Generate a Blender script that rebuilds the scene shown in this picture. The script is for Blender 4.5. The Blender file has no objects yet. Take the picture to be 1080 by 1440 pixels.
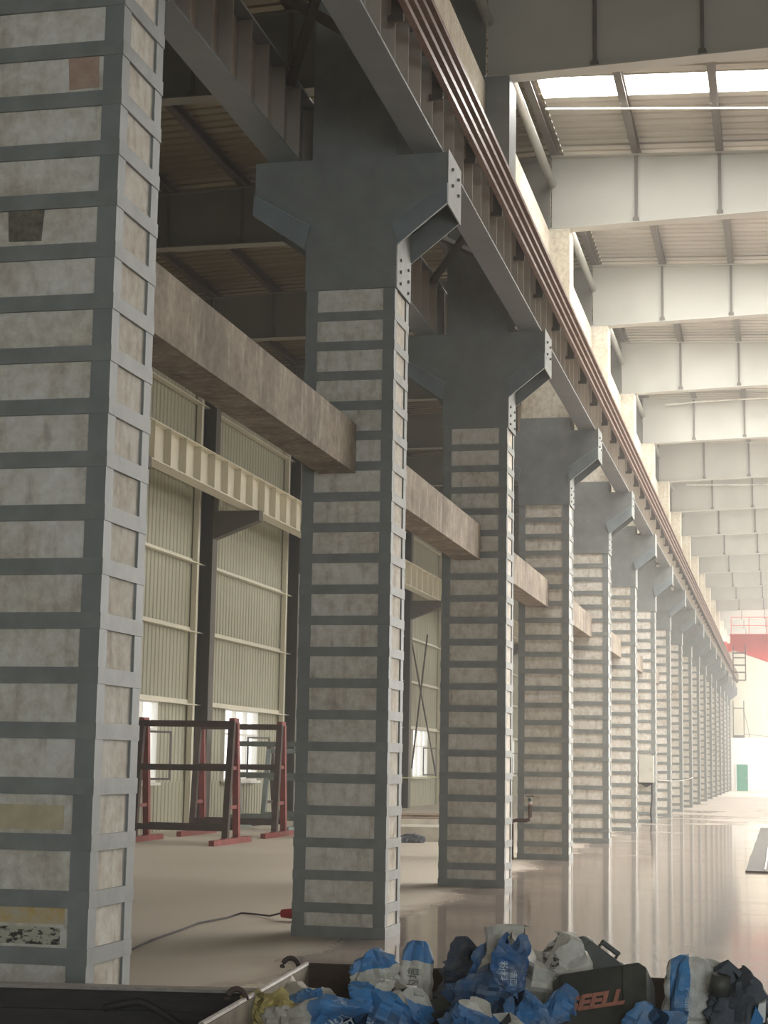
import bpy, bmesh, math, random
from mathutils import Vector, Matrix, noise
from mathutils.bvhtree import BVHTree

random.seed(11)
SC = bpy.context.scene
COL = SC.collection

# ------------------------------------------------------------------ camera, world, lights, exposure
def make_camera():
    yaw, pitch, roll, fpx = 0.2260, 0.1440, 0.0169, 2431.9
    f = Vector((-math.sin(yaw) * math.cos(pitch), math.cos(yaw) * math.cos(pitch), math.sin(pitch)))
    r = Vector((math.cos(yaw), math.sin(yaw), 0)); u = r.cross(f)
    c, s = math.cos(roll), math.sin(roll)
    r2 = c * r + s * u; u2 = -s * r + c * u
    cd = bpy.data.cameras.new('camera'); cd.sensor_width = 36; cd.lens = 36 * fpx / 1440
    cd.clip_start = 0.1; cd.clip_end = 400
    co = bpy.data.objects.new('camera', cd); COL.objects.link(co)
    m = Matrix((r2, u2, -f)).transposed().to_4x4(); m.translation = (3.0172, -1.384, 1.3536)
    co.matrix_world = m
    SC.camera = co
make_camera()

SKYLIGHT_STRENGTH = 31.0
WORLD_STRENGTH = 2.2
HAZE_DENSITY = 0.0048
SC.view_settings.view_transform = 'Standard'
SC.view_settings.look = 'None'
SC.view_settings.gamma = 1
SC.view_settings.exposure = 0.0
SC.view_settings.use_curve_mapping = False
w = bpy.data.worlds.new('world'); SC.world = w; w.use_nodes = True
bgn = w.node_tree.nodes['Background']
bgn.inputs[0].default_value = (1.0, 0.985, 0.95, 1); bgn.inputs[1].default_value = WORLD_STRENGTH

def area(name, loc, target, sx, sy, power, color=(1, 0.97, 0.92)):
    ld = bpy.data.lights.new(name, 'AREA'); ld.shape = 'RECTANGLE'; ld.size = sx; ld.size_y = sy
    ld.energy = power; ld.color = color
    o = bpy.data.objects.new(name, ld); COL.objects.link(o); o.location = loc
    o.rotation_euler = (Vector(target) - Vector(loc)).to_track_quat('-Z', 'Y').to_euler()
    return o
# added fill lamps for daylight from an unseen side window band and rear gate
for i, yy in enumerate((30, 52, 74, 96)):
    area('window_daylight', (17.1, yy, 5.2), (0, yy - 8, 4.0), 22, 5.0, 1250, (1, 0.97, 0.92))
area('gate_daylight', (9, -9.6, 3.2), (2.0, 8, 2.5), 7, 5, 560, (0.76, 0.91, 1.0))

# ------------------------------------------------------------------ node materials
MATS = {}
def srgb(r, g, b):
    f = lambda c: (c / 255 / 12.92) if c / 255 <= 0.04045 else ((c / 255 + 0.055) / 1.055) ** 2.4
    return (f(r), f(g), f(b), 1)

class NT:
    def __init__(s, name):
        s.m = bpy.data.materials.new(name); s.m.use_nodes = True; s.t = s.m.node_tree
        s.b = s.t.nodes['Principled BSDF']
    def n(s, typ, **kw):
        nd = s.t.nodes.new(typ)
        for k, v in kw.items(): setattr(nd, k, v)
        return nd
    def l(s, a, b): s.t.links.new(a, b)
    def pos(s, scale=(1, 1, 1), obj=False):
        src = s.n('ShaderNodeTexCoord').outputs['Object'] if obj else s.n('ShaderNodeNewGeometry').outputs['Position']
        mp = s.n('ShaderNodeMapping'); mp.inputs['Scale'].default_value = scale
        s.l(src, mp.inputs['Vector']); return mp.outputs[0]
    def noise(s, vec, scale, detail=4, rough=0.55):
        nd = s.n('ShaderNodeTexNoise'); nd.inputs['Scale'].default_value = scale
        nd.inputs['Detail'].default_value = detail; nd.inputs['Roughness'].default_value = rough
        s.l(vec, nd.inputs['Vector']); return nd.outputs['Fac']
    def ramp(s, fac, stops):
        nd = s.n('ShaderNodeValToRGB'); cr = nd.color_ramp
        while len(cr.elements) < len(stops): cr.elements.new(0.5)
        for e, (p, c) in zip(cr.elements, stops): e.position = p; e.color = c
        s.l(fac, nd.inputs[0]); return nd.outputs[0]
    def mix(s, fac, a, b, mode='MIX'):
        nd = s.n('ShaderNodeMix', data_type='RGBA', blend_type=mode)
        for sock, v in ((nd.inputs[0], fac), (nd.inputs[6], a), (nd.inputs[7], b)):
            if hasattr(v, 'is_linked'): s.l(v, sock)
            else: sock.default_value = v
        return nd.outputs[2]
    def m2(s, y, nz):
        a = s.n('ShaderNodeMath', operation='MULTIPLY_ADD'); s.l(y, a.inputs[0]); a.inputs[1].default_value = 0.01
        s.l(nz, a.inputs[2]); b = s.n('ShaderNodeMath', operation='MULTIPLY_ADD'); s.l(a.outputs[0], b.inputs[0]); b.inputs[1].default_value = 0.5; b.inputs[2].default_value = 0.0
        return b.outputs[0]
    def bump(s, h, strength, dist):
        nd = s.n('ShaderNodeBump'); nd.inputs['Strength'].default_value = strength
        nd.inputs['Distance'].default_value = dist; s.l(h, nd.inputs['Height'])
        s.l(nd.outputs[0], s.b.inputs['Normal'])

def G(v): return (v, v, v, 1)

def simple(name, rgb, rough=0.6, metal=0.0, var=0.25, scale=3.0, bump=0.0, stretch=(1, 1, 1), obj=False, bscale=None):
    t = NT(name); v = t.pos(stretch, obj)
    f = t.noise(v, scale)
    c = srgb(*rgb)
    lo = tuple(x * (1 - var) for x in c[:3]) + (1,); hi = tuple(min(1, x * (1 + var)) for x in c[:3]) + (1,)
    t.l(t.ramp(f, [(0.3, lo), (0.7, hi)]), t.b.inputs['Base Color'])
    t.b.inputs['Roughness'].default_value = rough; t.b.inputs['Metallic'].default_value = metal
    if bump: t.bump(t.noise(v, bscale or scale * 4), 0.6, bump)
    MATS[name] = t.m; return t.m

def concrete(name, base, stain, dark, rough=0.85):
    t = NT(name); v = t.pos(); vs = t.pos((6, 6, 1.2))
    a = t.noise(v, 2.2, 5); b = t.noise(vs, 2.0, 5); c = t.noise(v, 14, 6, 0.7)
    col = t.ramp(a, [(0.32, srgb(*stain)), (0.62, srgb(*base))])
    col = t.mix(t.ramp(b, [(0.52, G(0)), (0.74, G(0.55))]), col, srgb(*dark))
    col = t.mix(0.55, col, t.ramp(c, [(0.25, G(0.25)), (0.75, G(0.95))]), 'OVERLAY')
    t.l(col, t.b.inputs['Base Color']); t.b.inputs['Roughness'].default_value = rough
    t.bump(c, 0.5, 0.01)
    MATS[name] = t.m; return t.m

infill = concrete('pale_concrete', (216, 209, 196), (192, 182, 167), (146, 134, 120))
beamc = concrete('brown_concrete', (146, 134, 118), (108, 97, 86), (184, 174, 158))
creamc = concrete('cream_concrete', (208, 200, 182), (190, 178, 160), (160, 146, 128))
steel = simple('grey_blue_paint', (131, 134, 131), 0.48, 0.0, 0.14, 4, 0.002)
steel2 = simple('grey_blue_paint_band', (133, 135, 131), 0.5, 0.0, 0.18, 6, 0.003)
edge2 = simple('bare_weld', (168, 174, 174), 0.5, 0, 0.1, 20)
steel_st = simple('grey_blue_paint_stiffener', (128, 136, 138), 0.5, 0, 0.14, 5)
steel_dk = simple('dark_primer', (66, 70, 70), 0.7, 0, 0.2, 6)  # dark colour paints the shade inside the bracket soffit recess
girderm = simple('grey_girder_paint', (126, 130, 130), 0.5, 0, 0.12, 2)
girderw = simple('old_girder_paint', (176, 166, 152), 0.55, 0, 0.14, 3)  # brownish web paint, lightened to make up for the shadowed webs
creamp = simple('cream_paint', (214, 208, 188), 0.5, 0, 0.06, 1.5)
rafterm = simple('pale_rafter_paint', (182, 180, 170), 0.5, 0, 0.08, 1.0)
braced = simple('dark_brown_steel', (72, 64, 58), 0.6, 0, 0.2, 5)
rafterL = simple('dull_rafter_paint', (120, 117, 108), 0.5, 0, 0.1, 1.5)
purlm = simple('purlin_steel', (104, 96, 88), 0.5, 0.1, 0.15, 4)
wallcol = simple('dark_grey_brown_paint', (82, 76, 68), 0.55, 0, 0.12, 2)
panelm = simple('cream_sheet', (162, 159, 137), 0.55, 0, 0.06, 0.7)
copper = simple('brown_conductor', (128, 104, 92), 0.4, 0.25, 0.25, 8)
galv = simple('galvanised', (190, 190, 182), 0.35, 0.5, 0.1, 5)
whitem = simple('white_paint', (236, 234, 226), 0.55, 0, 0.03, 1)
greend = simple('green_paint', (62, 138, 112), 0.5, 0, 0.08, 2)
redc = simple('red_crane_paint', (200, 66, 58), 0.45, 0, 0.12, 1.5)
redr = simple('red_oxide_paint', (132, 60, 54), 0.6, 0, 0.3, 6)
brownr = simple('dark_brown_rust', (74, 58, 50), 0.75, 0, 0.3, 6)
tealr = simple('grey_teal_paint', (112, 122, 116), 0.6, 0, 0.2, 6)
rust = simple('rust_pipe', (84, 62, 50), 0.7, 0.2, 0.35, 12)
binout = simple('rusty_bin_steel', (78, 62, 50), 0.75, 0.1, 0.35, 9, 0.004)
binin = simple('dusty_bin_lining', (150, 140, 122), 0.8, 0, 0.25, 8)
board = simple('dark_trailer_steel', (52, 47, 44), 0.65, 0.1, 0.35, 7, 0.004, (1, 1, 4))
edge = simple('worn_edge_steel', (150, 142, 134), 0.5, 0.2, 0.2, 20)
blackp = simple('black_plastic', (78, 78, 70), 0.55, 0, 0.3, 10, 0.003)
darkcloth = simple('dark_cloth', (84, 88, 94), 0.85, 0, 0.35, 14, 0.01)
rubber = simple('grey_rubber_sheet', (88, 84, 78), 0.7, 0, 0.1, 3)
salmon = simple('salmon_letters', (186, 124, 104), 0.7, 0, 0.2, 30)
whitet = simple('white_print', (206, 214, 218), 0.7, 0, 0.2, 40)
greyt = simple('grey_print', (128, 126, 120), 0.7, 0, 0.2, 40)
yellowc = simple('yellow_cloth', (196, 178, 116), 0.85, 0, 0.25, 22, 0.01)
maroon = simple('maroon_cord', (98, 44, 48), 0.7)
redplug = simple('red_plastic', (170, 36, 42), 0.5)
cablem = simple('dark_cable', (50, 44, 40), 0.7)
whitecable = simple('white_cable', (226, 222, 210), 0.6)
timber = simple('weathered_timber', (150, 128, 108), 0.8, 0, 0.3, 8, 0, (1, 8, 8))
foamw = simple('dusty_white_board', (206, 198, 182), 0.8, 0, 0.15, 4)
cordyel = simple('yellow_green_cord', (176, 180, 120), 0.7)
sheetp = simple('pale_plastic_film', (176, 168, 150), 0.55, 0, 0.15, 12, 0.006)
card = simple('brown_cardboard', (150, 112, 80), 0.85, 0, 0.2, 10)
boxm = simple('pale_grey_box_paint', (196, 192, 178), 0.5, 0, 0.06, 3)

def roofsheet(name, rgb, rough, metal):
    t = NT(name); v = t.pos((0.35, 3, 1))
    a = t.noise(v, 2.5, 4); c = srgb(*rgb)
    t.l(t.ramp(a, [(0.3, tuple(x * 0.8 for x in c[:3]) + (1,)), (0.7, c)]), t.b.inputs['Base Color'])
    t.b.inputs['Roughness'].default_value = rough; t.b.inputs['Metallic'].default_value = metal
    t.bump(t.noise(t.pos((1.5, 9, 1)), 3, 3), 0.4, 0.02)
    MATS[name] = t.m; return t.m
roofR = roofsheet('roof_sheet_beige', (190, 184, 170), 0.5, 0.1)
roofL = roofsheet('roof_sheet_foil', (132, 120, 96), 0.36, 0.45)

def floor_mat():
    t = NT('polished_concrete_floor')
    v = t.pos(); vs = t.pos((0.5, 2.2, 1))
    a = t.noise(v, 0.35, 5); b = t.noise(vs, 1.6, 6, 0.65); c = t.noise(v, 22, 4)
    col = t.ramp(a, [(0.3, srgb(140, 122, 112)), (0.7, srgb(168, 150, 138))])
    col = t.mix(t.ramp(b, [(0.42, G(0)), (0.72, G(0.6))]), col, srgb(128, 110, 98))
    # dusty dry side (left of the columns) against the wet, polished side
    sx = t.n('ShaderNodeSeparateXYZ'); t.l(t.n('ShaderNodeNewGeometry').outputs['Position'], sx.inputs[0])
    ma = t.n('ShaderNodeMath', operation='MULTIPLY_ADD'); t.l(t.noise(v, 0.9, 4), ma.inputs[0]); ma.inputs[1].default_value = 1.1
    t.l(sx.outputs[0], ma.inputs[2])
    wet = t.ramp(ma.outputs[0], [(0.0, G(0)), (0.42, G(1))])
    far = t.ramp(t.m2(sx.outputs[1], t.noise(v, 0.3, 4)), [(0.46, G(1)), (0.60, G(0))])
    wet = t.mix(1.0, wet, far, 'MULTIPLY')
    pat = t.ramp(t.noise(t.pos((0.5, 1.6, 1)), 0.9, 6, 0.65), [(0.36, G(0.11)), (0.56, G(0.03))])
    rgh = t.mix(wet, G(0.62), pat)
    t.l(rgh, t.b.inputs['Roughness'])
    col = t.mix(wet, t.mix(0.72, col, srgb(208, 198, 180)), col)
    t.l(t.mix(far, srgb(196, 184, 170), col), t.b.inputs['Base Color'])
    t.b.inputs['Specular IOR Level'].default_value = 0.62
    hb = t.n('ShaderNodeMath', operation='ADD'); t.l(t.noise(t.pos((0.5, 4.0, 1)), 2.2, 3), hb.inputs[0])
    t.l(c, hb.inputs[1])
    t.bump(hb.outputs[0], 0.09, 0.005)
    return t.m
floorm = floor_mat()

def emit(name, rgb, strength):
    t = NT(name); e = t.n('ShaderNodeEmission'); e.inputs[0].default_value = rgb; e.inputs[1].default_value = strength
    t.l(e.outputs[0], t.t.nodes['Material Output'].inputs[0]); return t.m
skym = emit('daylit_translucent_sheet', (1.0, 0.98, 0.94, 1), SKYLIGHT_STRENGTH)
skym_dim = emit('dusty_translucent_sheet', (1.0, 0.965, 0.91, 1), SKYLIGHT_STRENGTH * 0.45)  # weaker glow set for the middle bays to limit haze brightness

def glass_mat():
    t = NT('window_glass'); g = t.n('ShaderNodeBsdfGlossy'); g.inputs['Roughness'].default_value = 0.05
    tr = t.n('ShaderNodeBsdfTransparent'); mx = t.n('ShaderNodeMixShader'); mx.inputs[0].default_value = 0.08
    t.l(tr.outputs[0], mx.inputs[1]); t.l(g.outputs[0], mx.inputs[2])
    t.l(mx.outputs[0], t.t.nodes['Material Output'].inputs[0]); return t.m
glassm = glass_mat()

def bag_mat(name, white, blue, rule, dirt=0.5, rot=0.0):
    """printed woven sack: rule = list of (axis, lo, hi) in the sack's own 0..1 coordinates that are printed blue"""
    t = NT(name)
    g = t.n('ShaderNodeTexCoord').outputs['Generated']
    sx = t.n('ShaderNodeSeparateXYZ'); t.l(g, sx.inputs[0])
    nz = t.noise(t.pos(obj=True), 9, 3)
    fac = None
    for ax, lo, hi in rule:
        ad = t.n('ShaderNodeMath', operation='MULTIPLY_ADD'); t.l(nz, ad.inputs[0]); ad.inputs[1].default_value = 0.12
        t.l(sx.outputs[ax], ad.inputs[2])
        a = t.n('ShaderNodeMath', operation='GREATER_THAN'); t.l(ad.outputs[0], a.inputs[0]); a.inputs[1].default_value = lo + 0.06
        b = t.n('ShaderNodeMath', operation='LESS_THAN'); t.l(ad.outputs[0], b.inputs[0]); b.inputs[1].default_value = hi + 0.06
        m = t.n('ShaderNodeMath', operation='MULTIPLY'); t.l(a.outputs[0], m.inputs[0]); t.l(b.outputs[0], m.inputs[1])
        if fac is None: fac = m.outputs[0]
        else:
            q = t.n('ShaderNodeMath', operation='MAXIMUM'); t.l(fac, q.inputs[0]); t.l(m.outputs[0], q.inputs[1]); fac = q.outputs[0]
    col = t.mix(fac, srgb(*white), srgb(*blue)) if fac else None
    if col is None:
        col = t.mix(0.0, srgb(*white), srgb(*blue))
    d = t.ramp(t.noise(t.pos(obj=True), 16, 6, 0.7), [(0.42, G(0)), (0.75, G(dirt))])
    col = t.mix(d, col, srgb(112, 104, 92))
    d2 = t.ramp(t.noise(t.pos((1, 1, 1), True), 6, 5, 0.7), [(0.45, G(0)), (0.8, G(0.6))])
    col = t.mix(d2, col, srgb(176, 168, 154))
    t.l(col, t.b.inputs['Base Color']); t.b.inputs['Roughness'].default_value = 0.55
    t.bump(t.noise(t.pos(obj=True), 30, 3), 0.4, 0.006)
    return t.m

# ------------------------------------------------------------------ mesh helpers
class MB:
    def __init__(s): s.v = []; s.f = []; s.mi = []; s.cur = 0
    def add(s, vs, fs):
        o = len(s.v); s.v += [tuple(q) for q in vs]; s.f += [tuple(i + o for i in q) for q in fs]; s.mi += [s.cur] * len(fs); return s
    def box(s, x0, x1, y0, y1, z0, z1, M=None):
        vs = [Vector((x, y, z)) for z in (z0, z1) for y in (y0, y1) for x in (x0, x1)]
        if M: vs = [M @ q for q in vs]
        return s.add(vs, [(0, 2, 3, 1), (4, 5, 7, 6), (0, 1, 5, 4), (2, 6, 7, 3), (0, 4, 6, 2), (1, 3, 7, 5)])
    def prism(s, pts, axis, a, b):
        """pts: 2-D outline (CCW); extruded along axis (0 x,1 y,2 z) from a to b"""
        def P(p, t):
            return {0: (t, p[0], p[1]), 1: (p[0], t, p[1]), 2: (p[0], p[1], t)}[axis]
        n = len(pts); vs = [P(p, a) for p in pts] + [P(p, b) for p in pts]
        fs = [tuple(range(n)), tuple(range(2 * n - 1, n - 1, -1))]
        fs += [(i, i + n, (i + 1) % n + n, (i + 1) % n) for i in range(n)]
        return s.add(vs, fs)
    def tube(s, path, r, n=8, cap=True):
        path = [Vector(p) for p in path]; rings = []
        for i, p in enumerate(path):
            t = (path[min(i + 1, len(path) - 1)] - path[max(i - 1, 0)]).normalized()
            ref = Vector((0, 0, 1)) if abs(t.z) < 0.9 else Vector((1, 0, 0))
            a = t.cross(ref).normalized(); b = t.cross(a)
            rr = r[i] if isinstance(r, (list, tuple)) else r
            rings.append([p + a * rr * math.cos(2 * math.pi * k / n) + b * rr * math.sin(2 * math.pi * k / n) for k in range(n)])
        vs = [q for g in rings for q in g]
        fs = [(i * n + k, i * n + (k + 1) % n, (i + 1) * n + (k + 1) % n, (i + 1) * n + k) for i in range(len(path) - 1) for k in range(n)]
        if cap: fs += [tuple(range(n - 1, -1, -1)), tuple((len(path) - 1) * n + k for k in range(n))]
        return s.add(vs, fs)
    def bar(s, a, b, w, h, up=(0, 0, 1)):
        """rectangular bar from a to b, w wide, h high"""
        a, b = Vector(a), Vector(b); t = (b - a).normalized(); u = Vector(up)
        if abs(t.dot(u)) > 0.95: u = Vector((0, 1, 0))
        x = t.cross(u).normalized() * w / 2; y = x.cross(t).normalized() * h / 2
        vs = [a - x - y, a + x - y, a + x + y, a - x + y, b - x - y, b + x - y, b + x + y, b - x + y]
        return s.add(vs, [(3, 2, 1, 0), (4, 5, 6, 7), (0, 1, 5, 4), (1, 2, 6, 5), (2, 3, 7, 6), (3, 0, 4, 7)])
    def mesh(s, name, mats, smooth=False, fix=True):
        me = bpy.data.meshes.new(name); me.from_pydata(s.v, [], s.f)
        if not isinstance(mats, (list, tuple)): mats = [mats]
        for m in mats: me.materials.append(m)
        if len(mats) > 1: me.polygons.foreach_set('material_index', s.mi)
        if fix:
            bm = bmesh.new(); bm.from_mesh(me); bmesh.ops.recalc_face_normals(bm, faces=bm.faces); bm.to_mesh(me); bm.free()
        if smooth: me.polygons.foreach_set('use_smooth', [True] * len(me.polygons))
        me.update(); return me
    def build(s, name, mats, parent=None, smooth=False, **tags):
        return link(name, s.mesh(name, mats, smooth), parent, **tags)

def link(name, me, parent=None, loc=None, label=None, cat=None, group=None, kind=None):
    o = bpy.data.objects.new(name, me); COL.objects.link(o)
    if parent is not None: o.parent = parent
    if loc is not None: o.location = loc
    if label: o['label'] = label
    if cat: o['category'] = cat
    if group: o['group'] = group
    if kind: o['kind'] = kind
    return o
def thing(name, label, cat, loc=(0, 0, 0), group=None, rot=None, kind=None):
    o = link(name, None, None, loc, label, cat, group, kind)
    if rot is not None: o.rotation_euler = rot
    return o

ORD = ['', 'first', 'second', 'third', 'fourth', 'fifth', 'sixth', 'seventh', 'eighth', 'ninth', 'tenth', 'eleventh',
       'twelfth', 'thirteenth', 'fourteenth', 'fifteenth', 'sixteenth', 'seventeenth', 'eighteenth', 'nineteenth']
S = 6.0; CW = 0.746; CD = 0.54; NK = 18
YB, YE = -11.0, 110.0
XL, XR = -8.42, 17.4
ZC = 6.32

# ------------------------------------------------------------------ the setting
MB().box(XL - 0.2, XR + 0.2, YB - 4, YE + 2, -0.2, 0.0).build('floor', floorm, kind='structure')

def corr(mb, axis, u0, u1, v0, v1, pos, pitch=0.2, depth=0.018, zf=None):
    """trapezoid-ribbed sheet. axis 'wall': ribs stand, run along Y at x=pos; 'roof': ribs run along X, repeat along Y, z=zf(x)"""
    prof = []; n = max(1, int(round((u1 - u0) / pitch))); p = (u1 - u0) / n
    for i in range(n):
        a = u0 + i * p
        prof += [(a, 0), (a + p * 0.68, 0), (a + p * 0.76, depth), (a + p * 0.92, depth)]
    prof.append((u1, 0))
    if axis == 'wall': A = [(pos + d, y, v0) for y, d in prof]; B = [(pos + d, y, v1) for y, d in prof]
    else: A = [(v0, y, zf(v0) + d) for y, d in prof]; B = [(v1, y, zf(v1) + d) for y, d in prof]
    m = len(prof)
    mb.add(A + B, [(i, i + 1, i + 1 + m, i + m) for i in range(m - 1)])

WC0, WS = 31.6, 6.4                 # wall column rhythm along the left wall
wcols = [WC0 + WS * n for n in range(-6, 13)]
wins = [(yc + 1.9, yc + 4.25) for yc in wcols if yc + 6.4 < YE]
WZ0, WZ1 = 0.92, 2.44
mb = MB()
corr(mb, 'wall', YB, YE, 0, WZ0, XL); corr(mb, 'wall', YB, YE, WZ1, 10.6, XL)
yy = YB
for a, b in wins:
    corr(mb, 'wall', yy, a, WZ0, WZ1, XL); yy = b
corr(mb, 'wall', yy, YE, WZ0, WZ1, XL)
mb.build('wall_left', panelm, kind='structure')

def zroofR(x): return 10.80 - 0.035 * x
def zroofL(x): return 10.80 + 0.035 * x
SKY = [(S * k + 3.42, S * k + 4.14) if k == 3 else (S * k + 2.4, S * k + 3.75) for k in range(3, 18)]
mb = MB(); yy = YB
for a, b in SKY:
    corr(mb, 'roof', yy, a, -0.15, XR, 0, 0.25, 0.02, zroofR); yy = b
corr(mb, 'roof', yy, YE, -0.15, XR, 0, 0.25, 0.02, zroofR)
mb.build('ceiling_hall', roofR, kind='structure')
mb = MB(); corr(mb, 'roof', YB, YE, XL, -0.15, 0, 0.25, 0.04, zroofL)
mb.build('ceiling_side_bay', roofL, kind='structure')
for i, (a, b) in enumerate(SKY):
    mb = MB(); corr(mb, 'roof', a, b, -0.15, XR, 0, 0.225, 0.03, zroofR)
    mb.build('skylight_panel', skym if i < 4 or i > 11 else skym_dim, kind='structure', label='bright translucent roof sheet between the %s and %s rafters' % (ORD[i + 3], ORD[i + 4]), cat='skylight')

# far end wall, unseen right and back walls, their openings sized to shape the light
MB().box(XL, XR, YE, YE + 0.15, 0, 10.9).build('wall_far', creamp, kind='structure')
mb = MB(); mb.box(XR, XR + 0.15, YB, YE, 0, 2.4); mb.box(XR, XR + 0.15, YB, YE, 8.0, 10.6); mb.box(XR, XR + 0.15, YB, 20, 2.4, 8.0)
for y in range(22, 111, 11): mb.box(XR, XR + 0.15, y - 0.5, y + 0.5, 2.4, 8.0)
mb.build('wall_right', creamp, kind='structure')
mb = MB(); mb.box(XL, 4.0, YB - 0.15, YB, 0, 10.9); mb.box(12.0, XR, YB - 0.15, YB, 0, 10.9); mb.box(4.0, 12.0, YB - 0.15, YB, 5.5, 10.9)
mb.build('wall_back', creamp, kind='structure')

# low white room at the far end, with the green door
mb = MB(); mb.box(-0.35, XR, 109.0, 109.9, 0, 3.25)
mb.build('wall_far_room', whitem, kind='structure')
mb = MB(); mb.box(0.30, 0.99, 108.95, 108.998, 0.0, 1.62)
d = mb.build('door_1', greend, kind='structure', label='green door in the low white wall at the far end', cat='door')
MB().box(0.89, 0.93, 108.93, 108.96, 0.75, 0.87).build('door_handle', galv, d)
mb = MB(); mb.box(0.24, 0.30, 108.94, 108.998, 0, 1.68); mb.box(0.99, 1.05, 108.94, 108.998, 0, 1.68); mb.box(0.30, 0.99, 108.94, 108.998, 1.62, 1.68)
mb.build('door_frame', whitem, d)

# windows of the left wall
for i, (a, b) in enumerate(wins):
    if b < 18: continue
    fr = MB(); x0, x1 = XL - 0.05, XL + 0.07; t = 0.05
    fr.box(x0, x1, a, a + t, WZ0, WZ1); fr.box(x0, x1, b - t, b, WZ0, WZ1)
    fr.box(x0, x1, a + t, b - t, WZ0, WZ0 + t); fr.box(x0, x1, a + t, b - t, WZ1 - t, WZ1)
    zt = WZ0 + 0.98
    fr.box(x0, x1, a + t, b - t, zt - 0.02, zt + 0.025)
    for q in (1 / 3, 2 / 3):
        ym = a + (b - a) * q; fr.box(x0 + 0.01, x1 - 0.01, ym - 0.022, ym + 0.022, WZ0 + t, WZ1 - t)
    o = fr.build('window_%d' % (i + 1), whitem, kind='structure')
    MB().box(XL, XL + 0.006, a + t, b - t, WZ0 + t, WZ1 - t).build('pane', glassm, o)
    MB().box(XL + 0.04, XL + 0.16, a - 0.05, b + 0.05, WZ0 - 0.05, WZ0).build('window_sill', whitem, o)
    # one casement standing ajar
    ys = a + (b - a) * 2 / 3
    sa = MB(); M = Matrix.Translation((XL + 0.08, ys + 0.02, 0)) @ Matrix.Rotation(-0.45, 4, 'Z')
    L = (b - a) / 3 - 0.06
    for q in ((0, 0.035), (L - 0.035, L)): sa.box(-0.015, 0.015, q[0], q[1], WZ0 + 0.05, zt - 0.03, M)
    for q in ((WZ0 + 0.05, WZ0 + 0.09), (zt - 0.07, zt - 0.03)): sa.box(-0.015, 0.015, 0.035, L - 0.035, q[0], q[1], M)
    sa.build('casement', wallcol, o)

# ------------------------------------------------------------------ the strengthened concrete columns
y0, y1 = 0.0, CD
core = MB().box(-CW + 0.012, -0.012, 0.012, CD - 0.012, 0, 5.25).mesh('concrete_core', infill)
LEG = 0.095; TH = 0.012
def angle_mesh(cx, cy, sx, sy):
    m = MB()
    m.prism([(cx, cy), (cx + sx * LEG, cy), (cx + sx * LEG, cy + sy * TH), (cx + sx * TH, cy + sy * TH), (cx + sx * TH, cy + sy * LEG), (cx, cy + sy * LEG)], 2, 0, 5.2)
    return m.mesh('corner_angle', steel)
angles = [angle_mesh(-CW, 0, 1, 1), angle_mesh(0, 0, -1, 1), angle_mesh(-CW, CD, 1, -1), angle_mesh(0, CD, -1, -1)]
def band_mesh(h, o=0.004):
    m = MB(); a0, a1, b0, b1 = -CW - o, o, -o, CD + o
    i0, i1, j0, j1 = -CW + 0.011, -0.011, 0.011, CD - 0.011
    vs = [(x, y, z) for z in (0, h) for (x, y) in ((a0, b0), (a1, b0), (a1, b1), (a0, b1), (i0, j0), (i1, j0), (i1, j1), (i0, j1))]
    fs = []
    for k in range(4):
        n = (k + 1) % 4
        fs += [(k, n, n + 8, k + 8), (n + 4, k + 4, k + 12, n + 12), (k + 4, n + 4, n, k), (k + 8, n + 8, n + 12, k + 12)]
    return m.add(vs, fs).mesh('steel_band', steel2)
band = band_mesh(0.074); base_band = band_mesh(0.085, 0.006)
HEAD = [(-CW - 0.012, 5.2), (0.012, 5.2), (0.012, 5.55), (0.4255, 5.885), (0.4255, ZC), (-CW - 0.464, ZC), (-CW - 0.464, 5.87), (-CW - 0.012, 5.55)]
CORE = [(-CW - 0.012, 5.2), (0.012, 5.2), (0.012, 5.80), (0.4135, 6.12), (0.4135, ZC), (-CW - 0.464, ZC), (-CW - 0.464, 6.12), (-CW - 0.012, 5.80)]
head = MB().prism(CORE, 1, 0.0001, CD - 0.0001).mesh('bracket_head', steel_dk)
head_front = MB().prism(HEAD, 1, -0.014, 0.0).mesh('face_plate', steel)
head_back = MB().prism(HEAD, 1, CD, CD + 0.014).mesh('face_plate', steel)
cheek = MB().box(0.0121, 0.016, 0, CD, 5.2, 5.80).mesh('cheek_plate', steel2)
stR = MB().prism([(0.020, 5.548), (0.434, 5.878), (0.434, 6.05), (-0.030, 5.735)], 1, -0.045, -0.0142).mesh('haunch_stiffener', steel_st)
stL = MB().prism([(-CW - 0.020, 5.548), (-CW - 0.035 + 0.06, 5.74), (-CW - 0.47, 6.03), (-CW - 0.47, 5.862)], 1, -0.045, -0.0142).mesh('haunch_stiffener', steel_st)
highlightR = MB().bar((-0.030, -0.0165, 5.739), (0.432, -0.0165, 6.054), 0.008, 0.012).mesh('weld_bead', edge2)  # pale strip paints the light caught along the stiffener's upper edge
highlightL = MB().bar((-CW + 0.025, -0.0165, 5.744), (-CW - 0.468, -0.0165, 6.034), 0.008, 0.012).mesh('weld_bead', edge2)
m = MB(); m.box(0.4256, 0.437, -0.02, CD + 0.02, 5.875, ZC + 0.03)
endp = m.mesh('end_plate', steel2)
def bolt_mesh(ax, r, h):
    d = Vector((0, -h, 0)) if ax == 'y' else Vector((h, 0, 0))
    return MB().tube([Vector((0, 0, 0)), d], r, 6).mesh('bolt_head', steel)
bolt_x, bolt_y = bolt_mesh('x', 0.014, 0.02), bolt_mesh('y', 0.014, 0.013)
side_bolts = [(0.012, y, z) for y in (0.12, 0.42) for z in (5.26, 5.36, 5.46)] + [(0.437, y, z) for y in (0.14, 0.40) for z in (6.08, 6.22)]
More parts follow.
